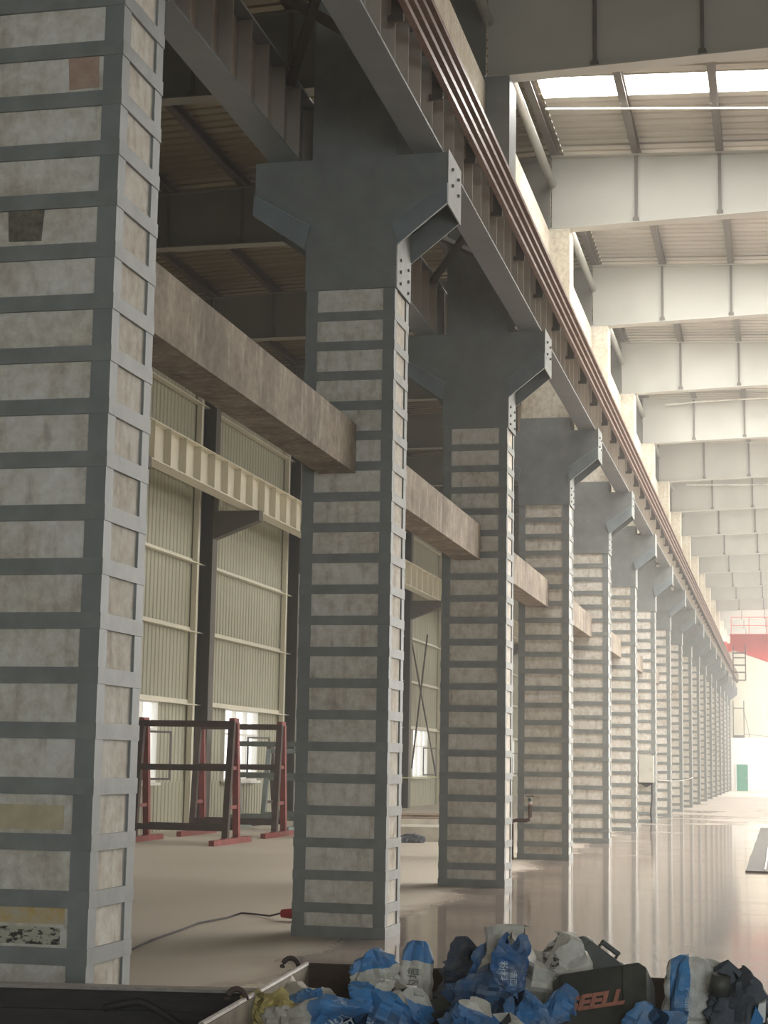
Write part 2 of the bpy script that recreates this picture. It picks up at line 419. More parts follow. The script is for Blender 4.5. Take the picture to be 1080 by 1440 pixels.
front_bolts = [(-CW + 0.1 + i * 0.14, -0.014, 5.3 + j * 0.125) for i in range(5) for j in range(8)]
collar_pts = [(-CW + 0.1 + i * 0.15, -0.006, z) for i in range(5) for z in (6.39, 6.47)]
UZ0, UZ1 = ZC, 9.455
upper_shaded = MB().box(-CW + 0.02, 0, 0.01, CD - 0.01, UZ0, UZ1).mesh('upper_column', steel)  # darker paint on the front upper columns stands in for shade
upper_cream = MB().box(-CW + 0.02, 0, 0.01, CD - 0.01, UZ0, UZ1).mesh('upper_column', creamc)
collar = MB().box(-CW + 0.008, 0.012, -0.006, CD + 0.006, ZC, 6.52).mesh('collar_plate', steel)

def col_label(k):
    if k == 1: return 'nearest steel-banded concrete column, cut by the left edge, with yellow paint near its foot'
    if k == 2: return 'second steel-banded concrete column from the front, dark T-shaped bracket head, red plug at its foot'
    if k == 3: return 'third steel-banded concrete column from the front, smooth dark T-shaped bracket head'
    if k == 4: return 'fourth steel-banded concrete column, studded bracket head, brown water pipe at its foot'
    if k == 7: return 'seventh steel-banded concrete column from the front, grey electrical box on its face'
    if k == 18: return 'last and farthest steel-banded concrete column, next to the low white wall'
    return '%s steel-banded concrete column from the front of the long row' % ORD[k]
for k in range(1, NK + 1):
    r = thing('concrete_column', col_label(k), 'column', (0, S * k, 0), 'steel-banded concrete columns', kind='thing')
    link('concrete_core', core, r)
    for a in angles: link('corner_angle', a, r)
    link('steel_band', base_band, r, (0, 0, 0))
    for i in range(20):
        link('steel_band', band, r, (0, 0, 0.188 + 0.25 * i))
    h = link('bracket_head', head, r)
    link('face_plate', head_front, h); link('face_plate', head_back, h); link('cheek_plate', cheek, h)
    link('weld_bead', highlightR, link('haunch_stiffener', stR, r)); link('weld_bead', highlightL, link('haunch_stiffener', stL, r)); link('end_plate', endp, h)
    if k <= 5:
        for q in side_bolts: link('bolt_head', bolt_x, h, q)
    link('upper_column', upper_shaded if k <= 3 else upper_cream, r)
    if k >= 4:
        c = link('collar_plate', collar, r)
        if k <= 6:
            for q in front_bolts: link('bolt_head', bolt_y, h, q)
            for q in collar_pts: link('bolt_head', bolt_y, c, q)
    if k == 1:
        # marks daubed on the infill of the nearest column
        t = NT('yellow_daub'); v = t.pos((1, 1, 1)); a = t.noise(v, 7, 5, 0.7); b = t.noise(t.pos((1, 1, 2.4)), 15, 4, 0.7)
        c = t.ramp(a, [(0.40, srgb(192, 184, 164)), (0.58, srgb(200, 172, 116)), (0.72, srgb(188, 146, 92))])
        t.l(c, t.b.inputs['Base Color']); t.b.inputs['Roughness'].default_value = 0.8
        MB().box(-0.64, -0.115, 0.009, 0.0119, 0.615, 0.69).build('paint_daub', t.m, r)
        pale = simple('faint_yellow_daub', (196, 182, 150), 0.85, 0, 0.14, 9)
        MB().box(-0.64, -0.14, 0.009, 0.0119, 1.03, 1.14).build('paint_daub', pale, r)
        t = NT('black_scribble'); b = t.noise(t.pos((1, 1, 2.0)), 24, 4, 0.7)
        t.l(t.ramp(b, [(0.46, srgb(60, 58, 52)), (0.52, srgb(186, 180, 160))]), t.b.inputs['Base Color']); t.b.inputs['Roughness'].default_value = 0.85
        MB().box(-0.64, -0.135, 0.009, 0.0119, 0.525, 0.60).build('scribble_patch', t.m, r)
        t = NT('dark_cement'); t.l(t.ramp(t.noise(t.pos(), 20, 5, 0.7), [(0.3, srgb(84, 78, 70)), (0.7, srgb(136, 128, 112))]), t.b.inputs['Base Color']); t.b.inputs['Roughness'].default_value = 0.9
        MB().prism([(-0.545, 3.79), (-0.38, 3.785), (-0.37, 3.94), (-0.44, 3.955), (-0.555, 3.945)], 1, 0.006, 0.0119).build('cement_patch', t.m, r)
        t = NT('red_brown_patch'); t.l(t.ramp(t.noise(t.pos(), 9, 5, 0.7), [(0.35, srgb(172, 140, 122)), (0.65, srgb(186, 164, 146))]), t.b.inputs['Base Color']); t.b.inputs['Roughness'].default_value = 0.9
        MB().prism([(-0.27, 4.53), (-0.12, 4.535), (-0.125, 4.70), (-0.28, 4.69)], 1, 0.008, 0.0119).build('cement_patch', t.m, r)

# concrete tie beams running from column to column
for k in range(1, NK):
    mb = MB(); mb.box(-0.60, -0.30, S * k + CD + 0.015, S * (k + 1) - 0.008, 3.665, 4.065)
    mb.build('tie_beam', beamc, label='weathered concrete tie beam between the %s and %s columns' % (ORD[k], ORD[k + 1]), cat='beam',
             group='concrete tie beams', kind='thing')

# ------------------------------------------------------------------ crane girders, rails, conductor bars
GH = 0.68
def girder_meshes(L, fw, mat, nst, wmat=None):
    d = {}; wmat = wmat or mat
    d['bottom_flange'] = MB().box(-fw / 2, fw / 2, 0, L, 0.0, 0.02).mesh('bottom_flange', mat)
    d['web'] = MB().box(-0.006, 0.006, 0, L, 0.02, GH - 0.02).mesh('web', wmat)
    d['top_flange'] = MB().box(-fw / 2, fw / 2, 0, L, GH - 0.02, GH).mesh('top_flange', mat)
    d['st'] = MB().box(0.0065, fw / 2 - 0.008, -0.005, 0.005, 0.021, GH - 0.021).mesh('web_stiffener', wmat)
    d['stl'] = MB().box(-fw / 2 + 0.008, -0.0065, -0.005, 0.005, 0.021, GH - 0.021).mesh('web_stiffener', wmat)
    d['brk'] = MB().box(0.128, 0.215, -0.02, 0.02, 0.28, 0.80).box(0.10, 0.215, -0.02, 0.02, 0.26, 0.30).mesh('bar_bracket', braced)
    return d
def put_girder(name, g, x, y, z, L, nst, label, group, bars=False, sides=('st',)):
    r = thing(name, label, 'crane girder', (x, y, z), group)
    for p in ('bottom_flange', 'web', 'top_flange'): link(p, g[p], r)
    for i in range(nst):
        for sd in sides: link('web_stiffener', g[sd], r, (0, L * (i + 0.5) / nst, 0))
    if bars:
        for i in range(4): link('bar_bracket', g['brk'], r, (0, L * (i + 0.5) / 4, 0))
    return r
L1 = S - 0.02
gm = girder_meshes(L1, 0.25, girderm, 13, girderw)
for k in range(0, NK):
    a = 'running to the first column' if k == 0 else 'between the %s and %s columns' % (ORD[k], ORD[k + 1])
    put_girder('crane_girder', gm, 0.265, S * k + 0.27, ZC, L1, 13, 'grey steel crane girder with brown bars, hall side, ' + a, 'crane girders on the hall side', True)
    if k < 10:
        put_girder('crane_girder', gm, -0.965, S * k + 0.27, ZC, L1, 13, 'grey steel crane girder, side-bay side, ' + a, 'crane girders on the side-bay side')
L2 = WS - 0.02
gw = girder_meshes(L2, 0.30, creamp, 8)
for i, yc in enumerate(wcols[:-1]):
    if yc < 15 or yc > 80: continue
    put_girder('crane_girder', gw, -7.30, yc + 0.01, ZC, L2, 8,
               'cream crane girder with upright stiffeners along the left wall, span %s from the front' % ORD[i - 2] if i > 2 else 'cream crane girder with upright stiffeners along the left wall, foremost span',
               'cream crane girders on the left wall', sides=('st',))
rail = [(-0.05, 0), (0.05, 0), (0.05, 0.015), (0.012, 0.03), (0.012, 0.09), (0.03, 0.10), (0.03, 0.13), (-0.03, 0.13), (-0.03, 0.10), (-0.012, 0.09), (-0.012, 0.03), (-0.05, 0.015)]
for x, e, lab in ((0.265, NK * S, 'steel crane rail on the hall side girders beside the brown bars'), (-0.965, 10 * S, 'steel crane rail on the girders facing the side bay')):
    MB().prism([(x + a, ZC + GH + b) for a, b in rail], 1, 0.3, e).build('crane_rail', galv, label=lab, cat='rail', group='crane rails')
for i, z in enumerate((6.66, 6.80, 6.94, 7.08)):
    mb = MB(); mb.box(0.482, 0.53, 0.3, NK * S, z - 0.022, z + 0.022); mb.box(0.49, 0.522, 0.3, NK * S, z + 0.022, z + 0.034)
    mb.build('conductor_bar', copper, label='%s of four brown conductor bars running along the crane girders' % ('lowest', 'second lowest', 'second highest', 'highest')[i], cat='conductor bar', group='conductor bars')

# horizontal lacing between the two girder lines
for k in range(1, 8):
    y = S * k
    for j, (a, b) in enumerate((((-0.84, y + 0.8), (0.14, y + 3.2)), ((0.14, y + 0.8), (-0.84, y + 3.2)), ((-0.84, y + 3.3), (0.14, y + 5.7)), ((0.14, y + 3.3), (-0.84, y + 5.7)))):
        z = ZC + GH - 0.06 - 0.055 * (j % 2)
        mb = MB().bar((a[0], a[1], z), (b[0], b[1], z), 0.07, 0.05)
        mb.build('brace_bar', braced, label='dark angle bar between the twin crane girders, %s bay, %s' % (ORD[k], ('near half, slanting right', 'near half, slanting left', 'far half, slanting right', 'far half, slanting left')[j]),
                 cat='brace', group='lacing bars between the crane girders')

# cream beams tying the upper columns
for k in range(1, NK):
    mb = MB(); mb.box(-0.52, -0.29, S * k + CD - 0.005, S * (k + 1) + 0.005, 7.95, 9.38)
    mb.build('upper_tie_beam', creamc, label='cream beam high above the crane rail between the %s and %s columns' % (ORD[k], ORD[k + 1]), cat='beam', group='cream upper tie beams', kind='thing')

# ------------------------------------------------------------------ roof: rafters, purlins, struts
PX = [-7.75 + 1.25 * i for i in range(20)]
def rafter_meshes():
    d = {}
    zb = lambda x: 9.46 + 0.035 * min(max(x, 0), 4)
    zt = lambda x: zroofR(x) - 0.185
    xs = [-0.285, 0.0, 4.0, 17.2]
    def strip(f0, f1, ya, yb, nm, xs=xs, mat=rafterm):
        m = MB()
        for a, b in zip(xs[:-1], xs[1:]):
            m.add([(a, ya, f0(a)), (b, ya, f0(b)), (b, ya, f1(b)), (a, ya, f1(a)), (a, yb, f0(a)), (b, yb, f0(b)), (b, yb, f1(b)), (a, yb, f1(a))],
                  [(0, 1, 2, 3), (5, 4, 7, 6), (0, 4, 5, 1), (3, 2, 6, 7), (0, 3, 7, 4), (1, 5, 6, 2)])
        return m.mesh(nm, mat)
    d['web'] = strip(lambda x: zb(x) + 0.016, lambda x: zt(x) - 0.014, 0.124, 0.134, 'web')
    d['bottom_flange'] = strip(zb, lambda x: zb(x) + 0.016, 0.01, 0.248, 'bottom_flange')
    d['top_flange'] = strip(lambda x: zt(x) - 0.014, zt, 0.01, 0.248, 'top_flange')
    d['st'] = []
    for x in [p for p in PX if p > 0.5]:
        m = MB(); m.box(x - 0.022, x + 0.022, 0.075, 0.1235, zb(x) + 0.03, zt(x) - 0.014)
        m.tube([(x, 0.045, zb(x) + 0.06), (x, 0.123, zb(x) + 0.06)], 0.05, 10)
        d['st'].append(m.mesh('fly_brace', purlm))
    zbL = lambda x: 9.48
    ztL = lambda x: zroofL(x) - 0.185
    xl = [-8.36, -0.305]
    d['Lweb'] = strip(lambda x: 9.496, lambda x: ztL(x) - 0.014, 0.124, 0.134, 'web', xl, rafterL)
    d['Lbot'] = strip(lambda x: 9.48, lambda x: 9.496, 0.01, 0.248, 'bottom_flange', xl, rafterL)
    d['Ltop'] = strip(lambda x: ztL(x) - 0.014, ztL, 0.01, 0.248, 'top_flange', xl, rafterL)
    d['Lst'] = []
    for x in [p for p in PX if p < -1]:
        m = MB(); m.box(x - 0.022, x + 0.022, 0.075, 0.1235, 9.51, ztL(x) - 0.014)
        m.tube([(x, 0.045, 9.54), (x, 0.123, 9.54)], 0.05, 10)
        d['Lst'].append(m.mesh('fly_brace', purlm))
    return d
rm = rafter_meshes()
for k in range(1, NK + 1):
    r = thing('roof_rafter', 'pale steel roof rafter spanning the hall above the %s column' % ORD[k], 'rafter', (0, S * k, 0), 'hall roof rafters')
    for p in ('bottom_flange', 'web', 'top_flange'): link(p, rm[p], r)
    for q in rm['st'][:7]: link('fly_brace', q, r)
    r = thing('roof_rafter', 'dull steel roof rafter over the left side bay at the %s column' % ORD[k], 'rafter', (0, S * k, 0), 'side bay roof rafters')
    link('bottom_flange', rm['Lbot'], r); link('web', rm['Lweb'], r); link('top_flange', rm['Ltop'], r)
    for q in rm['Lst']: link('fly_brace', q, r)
names_r = [p for p in PX if p > -0.6 and p < 9]
for i, x in enumerate(PX):
    if x > 9: continue
    right = x > -0.6
    zt = (zroofR(x) if right else zroofL(x))
    m = MB(); m.prism([(x - 0.055, zt - 0.18), (x + 0.055, zt - 0.18), (x + 0.055, zt - 0.165), (x - 0.04, zt - 0.165), (x - 0.04, zt - 0.02), (x + 0.055, zt - 0.02), (x + 0.055, zt - 0.005), (x - 0.055, zt - 0.005)], 1, YB + 0.2, YE - 0.2)
    if right: lab = 'roof purlin over the hall, %s line out from the column row' % ORD[names_r.index(x) + 1]
    else: lab = 'roof purlin over the left side bay, %s line out from the left wall' % ORD[i + 1]
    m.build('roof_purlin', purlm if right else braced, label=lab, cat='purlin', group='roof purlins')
for k in range(2, NK):
    m = MB(); m.tube([(-0.28, S * k + 0.1345, 10.2), (-0.28, S * (k + 1) + 0.1235, 10.2)], 0.065, 14)
    m.build('strut_pipe', galv, smooth=True, label='round galvanised strut pipe at the rafter ends between the %s and %s rafters' % (ORD[k], ORD[k + 1]), cat='pipe', group='galvanised strut pipes')
# thin light cables strung under the hall roof
def sag(a, b, drop, n=10):
    a, b = Vector(a), Vector(b)
    return [a.lerp(b, i / n) - Vector((0, 0, drop * 4 * (i / n) * (1 - i / n))) for i in range(n + 1)]
MB().tube([(-0.1, 21.97, 10.575), (9, 22.82, 10.30)], 0.014, 6).build('roof_conduit', whitecable, label='thin white conduit under the first bright skylight', cat='conduit')
MB().tube(sag((0.3, 41.9, 10.42), (8.0, 42.3, 11.0 - 0.62), -0.15), 0.02, 6).build('hanging_wire', whitecable, label='white wire slanting across the right edge at the seventh rafter', cat='wire')
MB().tube(sag((0.2, 53.9, 10.30), (8.0, 54.2, 10.36), 0.05), 0.02, 6).build('hanging_wire', whitecable, label='thin white wire across the right edge at the ninth rafter', cat='wire')

# ------------------------------------------------------------------ left wall: columns, girts, bracing
h = MB(); h.box(-8.36, -8.34, -0.15, 0.15, 0, 10.2); h.box(-8.07, -8.05, -0.15, 0.15, 0, 10.2); h.box(-8.34, -8.07, -0.006, 0.006, 0, 10.2)
wshaft = h.mesh('shaft', wallcol)
wbr = MB().prism([(-8.05, 5.75), (-7.1, 6.12), (-7.1, 6.318), (-8.05, 6.318)], 1, -0.13, 0.13).mesh('girder_bracket', wallcol)
wpost = MB().box(-8.375, -8.27, -0.42, -0.30, 0, 10.1).mesh('packing_post', creamp)
for i, yc in enumerate(wcols):
    if yc < 12 or yc > 85: continue
    r = thing('wall_column', 'dark steel wall column against the left sheeting, %s from the front' % ORD[i - 2], 'wall column', (0, yc, 0), 'left wall columns', kind='thing')
    link('shaft', wshaft, r); link('girder_bracket', wbr, r); link('packing_post', wpost, r)
for z, nm in ((2.47, 'just above the windows'), (3.9, 'first above the window heads'), (5.27, 'just below the cream crane girder'), (6.87, 'behind the top of the cream crane girder'), (8.5, 'second from the roof'), (9.8, 'closest to the roof')):
    m = MB(); m.prism([(-8.385, z - 0.055), (-8.24, z - 0.055), (-8.24, z - 0.035), (-8.375, z - 0.035), (-8.375, z + 0.05), (-8.385, z + 0.05)], 1, 12, 85)
    m.build('wall_girt', creamp, label='cream horizontal girt on the left wall, ' + nm, cat='girt', group='left wall girts')
for j, (a, b) in enumerate((((-8.2, 51.4, 5.3), (-8.2, 55.8, 0.95)), ((-8.17, 53.9, 5.5), (-8.17, 51.7, 1.2)))):
    MB().tube([a, b], 0.028, 8).build('brace_rod', braced, label=('thicker dark brace rod sloping down rightwards across the wall behind the third column', 'thin dark brace rod sloping down leftwards across the wall window')[j], cat='brace rod', group='wall brace rods')
MB().tube(sag((-8.05, 44, 0.97), (-8.05, 57, 0.92), 0.03), 0.016, 6).build('stretched_string', cordyel, label='yellow-green cord stretched along the left wall under the window', cat='cord')

# ------------------------------------------------------------------ glass racks on the side-bay floor
def rack(x0, x1, yb, yf, H, label, mats, group='steel A-frame racks'):
    """A-frame rack: two end frames at x0 and x1, legs from y=yb/yf on the floor to a common head"""
    ym = (yb + yf) / 2
    r = thing('glass_rack', label, 'rack', (0, 0, 0), group)
    for x in (x0, x1):
        red, drk = mats
        for s, yl in ((-1, yb), (1, yf)):
            MB().bar((x, yl, 0.09), (x, ym + s * 0.09, H), 0.105, 0.10, (1, 0, 0)).build('leg', drk if s < 0 else red, r)
            MB().box(x - 0.045, x + 0.045, yl - 0.14, yl + 0.02 + 0.12, 0.0895, 0.10).build('foot_plate', red, r)
        MB().box(x - 0.045, x + 0.045, yb - 0.7, yf + 0.7, 0.0, 0.089).build('foot_bar', red, r)
        for fz in (0.30, 0.62):
            half = (1 - fz) * (yf - yb) / 2 + 0.09 * fz
            MB().box(x - 0.03, x + 0.03, ym - half + 0.04, ym + half - 0.04, H * fz - 0.03, H * fz + 0.03).build('rung', red, r)
        MB().box(x - 0.045, x + 0.045, ym - 0.13, ym + 0.13, H - 0.02, H + 0.06).build('head_plate', red, r)
    for s, yl in ((-1, yb), (1, yf)):
        for fz, nm in ((0.09, 'bottom_rail'), (0.60, 'middle_rail'), (0.98, 'top_rail')):
            y = yl + (ym + s * 0.09 - yl) * fz
            MB().bar((x0 + 0.04, y, 0.09 + (H - 0.09) * fz), (x1 - 0.04, y, 0.09 + (H - 0.09) * fz), 0.06, 0.10).build(nm, mats[1], r)
    return r
rack(-7.35, -5.78, 25.8, 26.4, 1.98, 'large red and brown A-frame rack standing in front, nearest the camera', (redr, brownr))
rack(-7.40, -5.85, 28.85, 29.45, 2.0, 'red A-frame rack with brown rails standing right behind the front rack', (redr, brownr))
rack(-7.75, -6.3, 31.9, 32.8, 1.72, 'grey-green A-frame rack half hidden behind the two red racks', (tealr, tealr))
rack(-7.8, -6.2, 34.6, 35.5, 1.6, 'dark A-frame rack at the back by the wall window', (brownr, tealr))

# ------------------------------------------------------------------ debris between the columns on the side-bay floor
def plank(loc, L, wd, th, rz, mat, name, label, cat, group=None, tilt=0.0):
    m = MB(); m.box(-L / 2, L / 2, -wd / 2, wd / 2, 0, th)
    o = m.build(name, mat, label=label, cat=cat, group=group); o.location = loc; o.rotation_euler = (0, tilt, rz); return o
plank((-3.9, 29.4, 0.0), 2.8, 1.3, 0.25, 0.06, foamw, 'foam_slab', 'big dusty white slab on the floor behind the second column', 'slab')
plank((-4.4, 36.0, 0.0), 3.2, 0.9, 0.16, 0.2, foamw, 'foam_slab', 'smaller white slab lying under the loose planks', 'slab')
for i, (dx, dy, z, rz, L, nm) in enumerate(((-0.3, -0.2, 0.161, 0.32, 2.6, 'lowest plank of the loose pile'), (0.1, 0.15, 0.202, 0.08, 2.8, 'middle plank of the loose pile'), (-0.2, 0.0, 0.243, 0.55, 2.2, 'topmost plank of the loose pile'))):
    plank((-4.4 + dx, 36 + dy, z), L, 0.16, 0.04, rz, timber, 'timber_plank', 'weathered plank, ' + nm + ' by the left bay', 'plank', 'loose timber planks')
m = MB(); m.tube([(-0.5, 0, 0.2), (-0.2, 0.02, 0.2), (0.2, 0.0, 0.2), (0.5, 0.03, 0.19)], [0.17, 0.2, 0.2, 0.17], 14)
o = m.build('wrapped_roll', foamw, smooth=True, label='pale wrapped roll lying beside the planks near the wall', cat='roll'); o.location = (-6.3, 38.5, 0); o.rotation_euler = (0, 0, 0.3)

# ------------------------------------------------------------------ crumpled sack builder
def sack(name, label, cat, loc, size, rot, mat, seed, peak=0.5, rough=0.16, group=None, nu=44, nv=28, sharp=2.6, ears=1.0):
    """stuffed, crumpled sack: flattened pillow with a pinched top and sharp folds"""
    w, d, h = size; vs = []; fs = []; nf = 5 + seed % 4; ph = seed * 1.7
    off = Vector((seed * 7.3, seed * 3.1, seed * 5.7))
    for j in range(nv + 1):
        v = j / nv; z = (v - 0.5)
        if v < 0.5: prof = (1 - (1 - v / 0.5) ** sharp) ** (1 / sharp)
        else: prof = (1 - ((v - 0.5) / 0.5) ** (sharp + 0.8)) ** (1 / (sharp - 0.6))
        prof = max(prof, 0.02)
        thick = prof * (1 - peak * max(0, (v - 0.45) / 0.55))
        for i in range(nu):
            a = 2 * math.pi * i / nu; c, s = math.cos(a), math.sin(a)
            e = 0.62
            px = math.copysign(abs(c) ** e, c) * w / 2 * (0.35 + 0.65 * prof)
            py = math.copysign(abs(s) ** e, s) * d / 2 * thick
            p = Vector((px, py, z * h))
            q = p * (5.2 / max(w, h) * 0.5) + off
            n1 = noise.noise(q * 1.3); n2 = abs(noise.noise(q * 2.4 + Vector((9, 2, 4)))); n3 = abs(noise.noise(q * 5.5))
            nrm = Vector((c / w, s / d, 0)).normalized() + Vector((0, 0, z * 0.8))
            amp = rough * min(w, h)
            p += nrm * amp * (0.9 * n1 + 1.5 * (0.3 - n2) - 0.6 * n3)
            fold = abs(math.sin(a * nf * 0.5 + ph + 2.5 * noise.noise(q * 0.6))) - 0.6
            p += Vector((c * w, s * d, 0)) * 0.16 * fold * min(1, 0.25 + max(0, v - 0.25) * 1.6)
            p.z += amp * 0.8 * noise.noise(q * 0.9 + Vector((3, 8, 1))) + ears * h * max(0, v - 0.55) * math.cos(2 * a + ph * 0.3) * 0.35
            vs.append(p)
    for j in range(nv):
        for i in range(nu):
            n = (i + 1) % nu; fs.append((j * nu + i, j * nu + n, (j + 1) * nu + n, (j + 1) * nu + i))
    fs += [tuple(range(nu - 1, -1, -1)), tuple(nv * nu + i for i in range(nu))]
    m = MB(); m.add(vs, fs); me = m.mesh(name, mat, True)
    me.set_sharp_from_angle(angle=math.radians(17))
    o = link(name, me, None, loc, label, cat, group); o.rotation_euler = rot
    return o

def print_on(o, text, size, lx, lz, ang, mat, squash=1.0, offset=0.004, name='printing', shear=0.0, thin=0.0):
    """letters laid onto the front (-Y side, own axes) of a thing's mesh"""
    cu = bpy.data.curves.new(name, 'FONT'); cu.body = text; cu.size = size; cu.align_x = 'CENTER'; cu.align_y = 'CENTER'; cu.shear = shear
    if thin: cu.offset = thin
    to = bpy.data.objects.new(name, cu); COL.objects.link(to)
    dg = bpy.context.evaluated_depsgraph_get(); me = bpy.data.meshes.new_from_object(to.evaluated_get(dg))
    bpy.data.objects.remove(to); bpy.data.curves.remove(cu)
    me.name = name
    bm = bmesh.new(); bm.from_mesh(me)
    bmesh.ops.subdivide_edges(bm, edges=[e for e in bm.edges if e.calc_length() > size * 0.3], cuts=2)
    src = o.data; bv = BVHTree.FromPolygons([v.co for v in src.vertices], [tuple(p.vertices) for p in src.polygons])
    c, s = math.cos(ang), math.sin(ang)
    for v in bm.verts:
        x, z = v.co.x, v.co.y * squash
        X = lx + x * c - z * s; Z = lz + x * s + z * c
        hit = bv.ray_cast(Vector((X, -3, Z)), Vector((0, 1, 0)))
        y = hit[0].y if hit[0] is not None else 0.0
        v.co = Vector((X, y - offset, Z))
    bm.to_mesh(me); bm.free(); me.materials.clear(); me.materials.append(mat)
    return link(name, me, o)

# ------------------------------------------------------------------ overhead crane, far end
r = thing('bridge_crane', 'red overhead travelling crane spanning the hall near the far end', 'crane', (0, 90, 0))
m = MB()
m.prism([(0.55, 7.45), (1.0, 7.32), (2.6, 6.75), (15.0, 6.75), (16.6, 7.32), (17.0, 7.45), (17.0, 8.2), (0.55, 8.2)], 1, -0.28, 0.28)
m.build('main_girder', redc, r)
MB().box(0.5, 17.05, -0.33, 0.33, 8.2, 8.225).build('girder_top_plate', redc, r)
MB().box(0.13, 0.4, -1.8, 1.8, 7.25, 7.75).box(0.4, 0.62, -0.5, 0.5, 7.35, 7.75).build('end_carriage', redc, r)
for y in (-1.45, 1.45):
    MB().tube([(0.225, y, 7.255), (0.305, y, 7.255)], 0.145, 16).build('wheel', braced, r)
for i in range(9):
    x = 0.6 + i * 0.9
    MB().tube([(x, -0.31, 8.225), (x, -0.31, 9.10)], 0.022, 6).build('railing_post', redc, r)
for z in (9.10, 8.68):
    MB().tube([(0.6, -0.31, z), (7.8, -0.31, z)], 0.022, 6).build('handrail', redc, r)
MB().box(0.55, 7.9, -0.95, -0.29, 8.17, 8.199).build('walkway', redc, r)
cg = MB()
X0, X1, Y0, Y1, Z0, Z1 = 0.68, 1.30, -0.9, -0.30, 5.85, 7.36
for x in (X0, X1):
    for y in (Y0, Y1): cg.box(x - 0.022, x + 0.022, y - 0.022, y + 0.022, Z0, Z1 + (0.3 if y == Y1 else -0.1))
for z in (Z0, 6.25, 6.62, 7.0, 7.24):
    for y in (Y0, Y1): cg.box(X0, X1, y - 0.016, y + 0.016, z - 0.016, z + 0.016)
    for x in (X0, X1): cg.box(x - 0.016, x + 0.016, Y0, Y1, z - 0.016, z + 0.016)
cg.box(X0, X1, Y0, Y1, Z0 - 0.02, Z0)
cg.build('access_cage', braced, r)

# frame standing on the roof of the low white room
m = MB()
for x in (0.14, 0.79): m.box(x - 0.03, x + 0.03, 109.2, 109.26, 3.25, 5.55)
m.box(0.14, 0.79, 109.2, 109.26, 5.06, 5.12)
m.tube([(0.80, 109.23, 4.9), (1.15, 109.23, 3.27)], 0.018, 6)
m.box(0.17, 0.76, 109.22, 109.24, 3.25, 3.42)
m.build('scaffold_stand', wallcol, label='thin dark steel frame standing on top of the low white room', cat='frame')
MB().tube(sag((0.85, 109.2, 3.50), (4.5, 109.2, 3.30), 0.06), 0.018, 6).build('slack_cable', cablem, label='slack dark cable along the top of the low white wall', cat='cable')

# electrical box on the seventh column
r = thing('electrical_box', 'pale grey electrical box hung on the face of the seventh column', 'electrical box', (-0.215, 6 * 7 - 0.02, 1.31))
MB().box(-0.185, 0.185, -0.20, -0.0, -0.33, 0.33).build('housing', boxm, r)
MB().box(-0.175, 0.175, -0.215, -0.201, -0.32, 0.32).build('box_door', boxm, r)
MB().box(0.12, 0.15, -0.235, -0.216, -0.03, 0.05).build('latch', galv, r)
MB().prism([(-0.17, -0.331), (0.17, -0.331), (0.02, -0.44), (-0.03, -0.44)], 1, -0.16, -0.04).build('cable_gland', cablem, r)
MB().tube([(0.13, -0.1, -0.33), (0.135, -0.1, -0.7), (0.10, -0.11, -1.05), (0.12, -0.1, -1.30)], 0.022, 8).build('cable', cablem, r)
# brown water pipe with its valve
r = thing('water_pipe', 'brown water pipe with a bend and a valve in front of the fourth column', 'pipe', (0, 24 - 0.12, 0))
path = [(-0.81, 0, 0.0), (-0.81, 0, 0.50), (-0.795, 0, 0.545), (-0.76, 0, 0.56), (-0.60, 0, 0.56), (-0.56, 0, 0.575), (-0.545, 0, 0.615), (-0.545, 0, 0.78)]
MB().tube(path, 0.028, 10).build('pipe', rust, r, smooth=True)
MB().tube([(-0.545, 0, 0.785), (-0.545, 0, 0.80)], 0.036, 12).build('pipe_flange', salmon, r)
MB().tube([(-0.545, 0, 0.80), (-0.545, 0, 0.90)], 0.034, 10).tube([(-0.545, 0.03, 0.86), (-0.545, -0.07, 0.86)], 0.04, 12).build('valve_body', galv, r)
MB().tube([(-0.545, -0.07, 0.86), (-0.545, -0.09, 0.86)], 0.024, 10).box(-0.60, -0.49, -0.02, 0.02, 0.90, 0.915).build('valve_handle', blackp, r)
# small electrical fitting and pale pipe beside it
m = MB(); m.tube([(-0.90, 25.6, 0.0), (-0.90, 25.6, 0.85)], 0.05, 12)
m.build('pale_pipe', boxm, smooth=True, label='short pale pipe rising beside the brown water pipe', cat='pipe')
# rope along the far columns
pts = [(0.03, 42.3, 1.045), (0.035, 47.5, 0.99), (0.035, 52.7, 0.965), (0.035, 56.5, 0.985), (0.03, 60.2, 1.04)]
MB().tube(pts, 0.009, 6).build('rope', boxm, label='white rope strung along the seventh to tenth columns', cat='rope')
# grey rubber sheet on the hall floor
m = MB(); n = 14; vs = []
for i in range(n + 1):
    y = 22.4 + (40 - 22.4) * i / n; e = 0.006 * math.sin(i * 1.7)
    vs += [(2.53 + e, y, 0.0), (2.53 + e, y, 0.022), (4.6, y, 0.022), (4.6, y, 0.0)]
fs = [(i * 4 + k, i * 4 + (k + 1) % 4, i * 4 + 4 + (k + 1) % 4, i * 4 + 4 + k) for i in range(n) for k in range(4)] + [(0, 1, 2, 3), (n * 4 + 3, n * 4 + 2, n * 4 + 1, n * 4)]
m.add(vs, fs)
o = m.build('floor_sheet', rubber, label='grey rubber sheet lying on the floor at the right edge', cat='sheet')
MB().tube([(2.78 + 0.004 * math.sin(i), 22.6 + i * 1.2, 0.03) for i in range(12)], 0.012, 6).build('sheet_seam', whitecable, o)
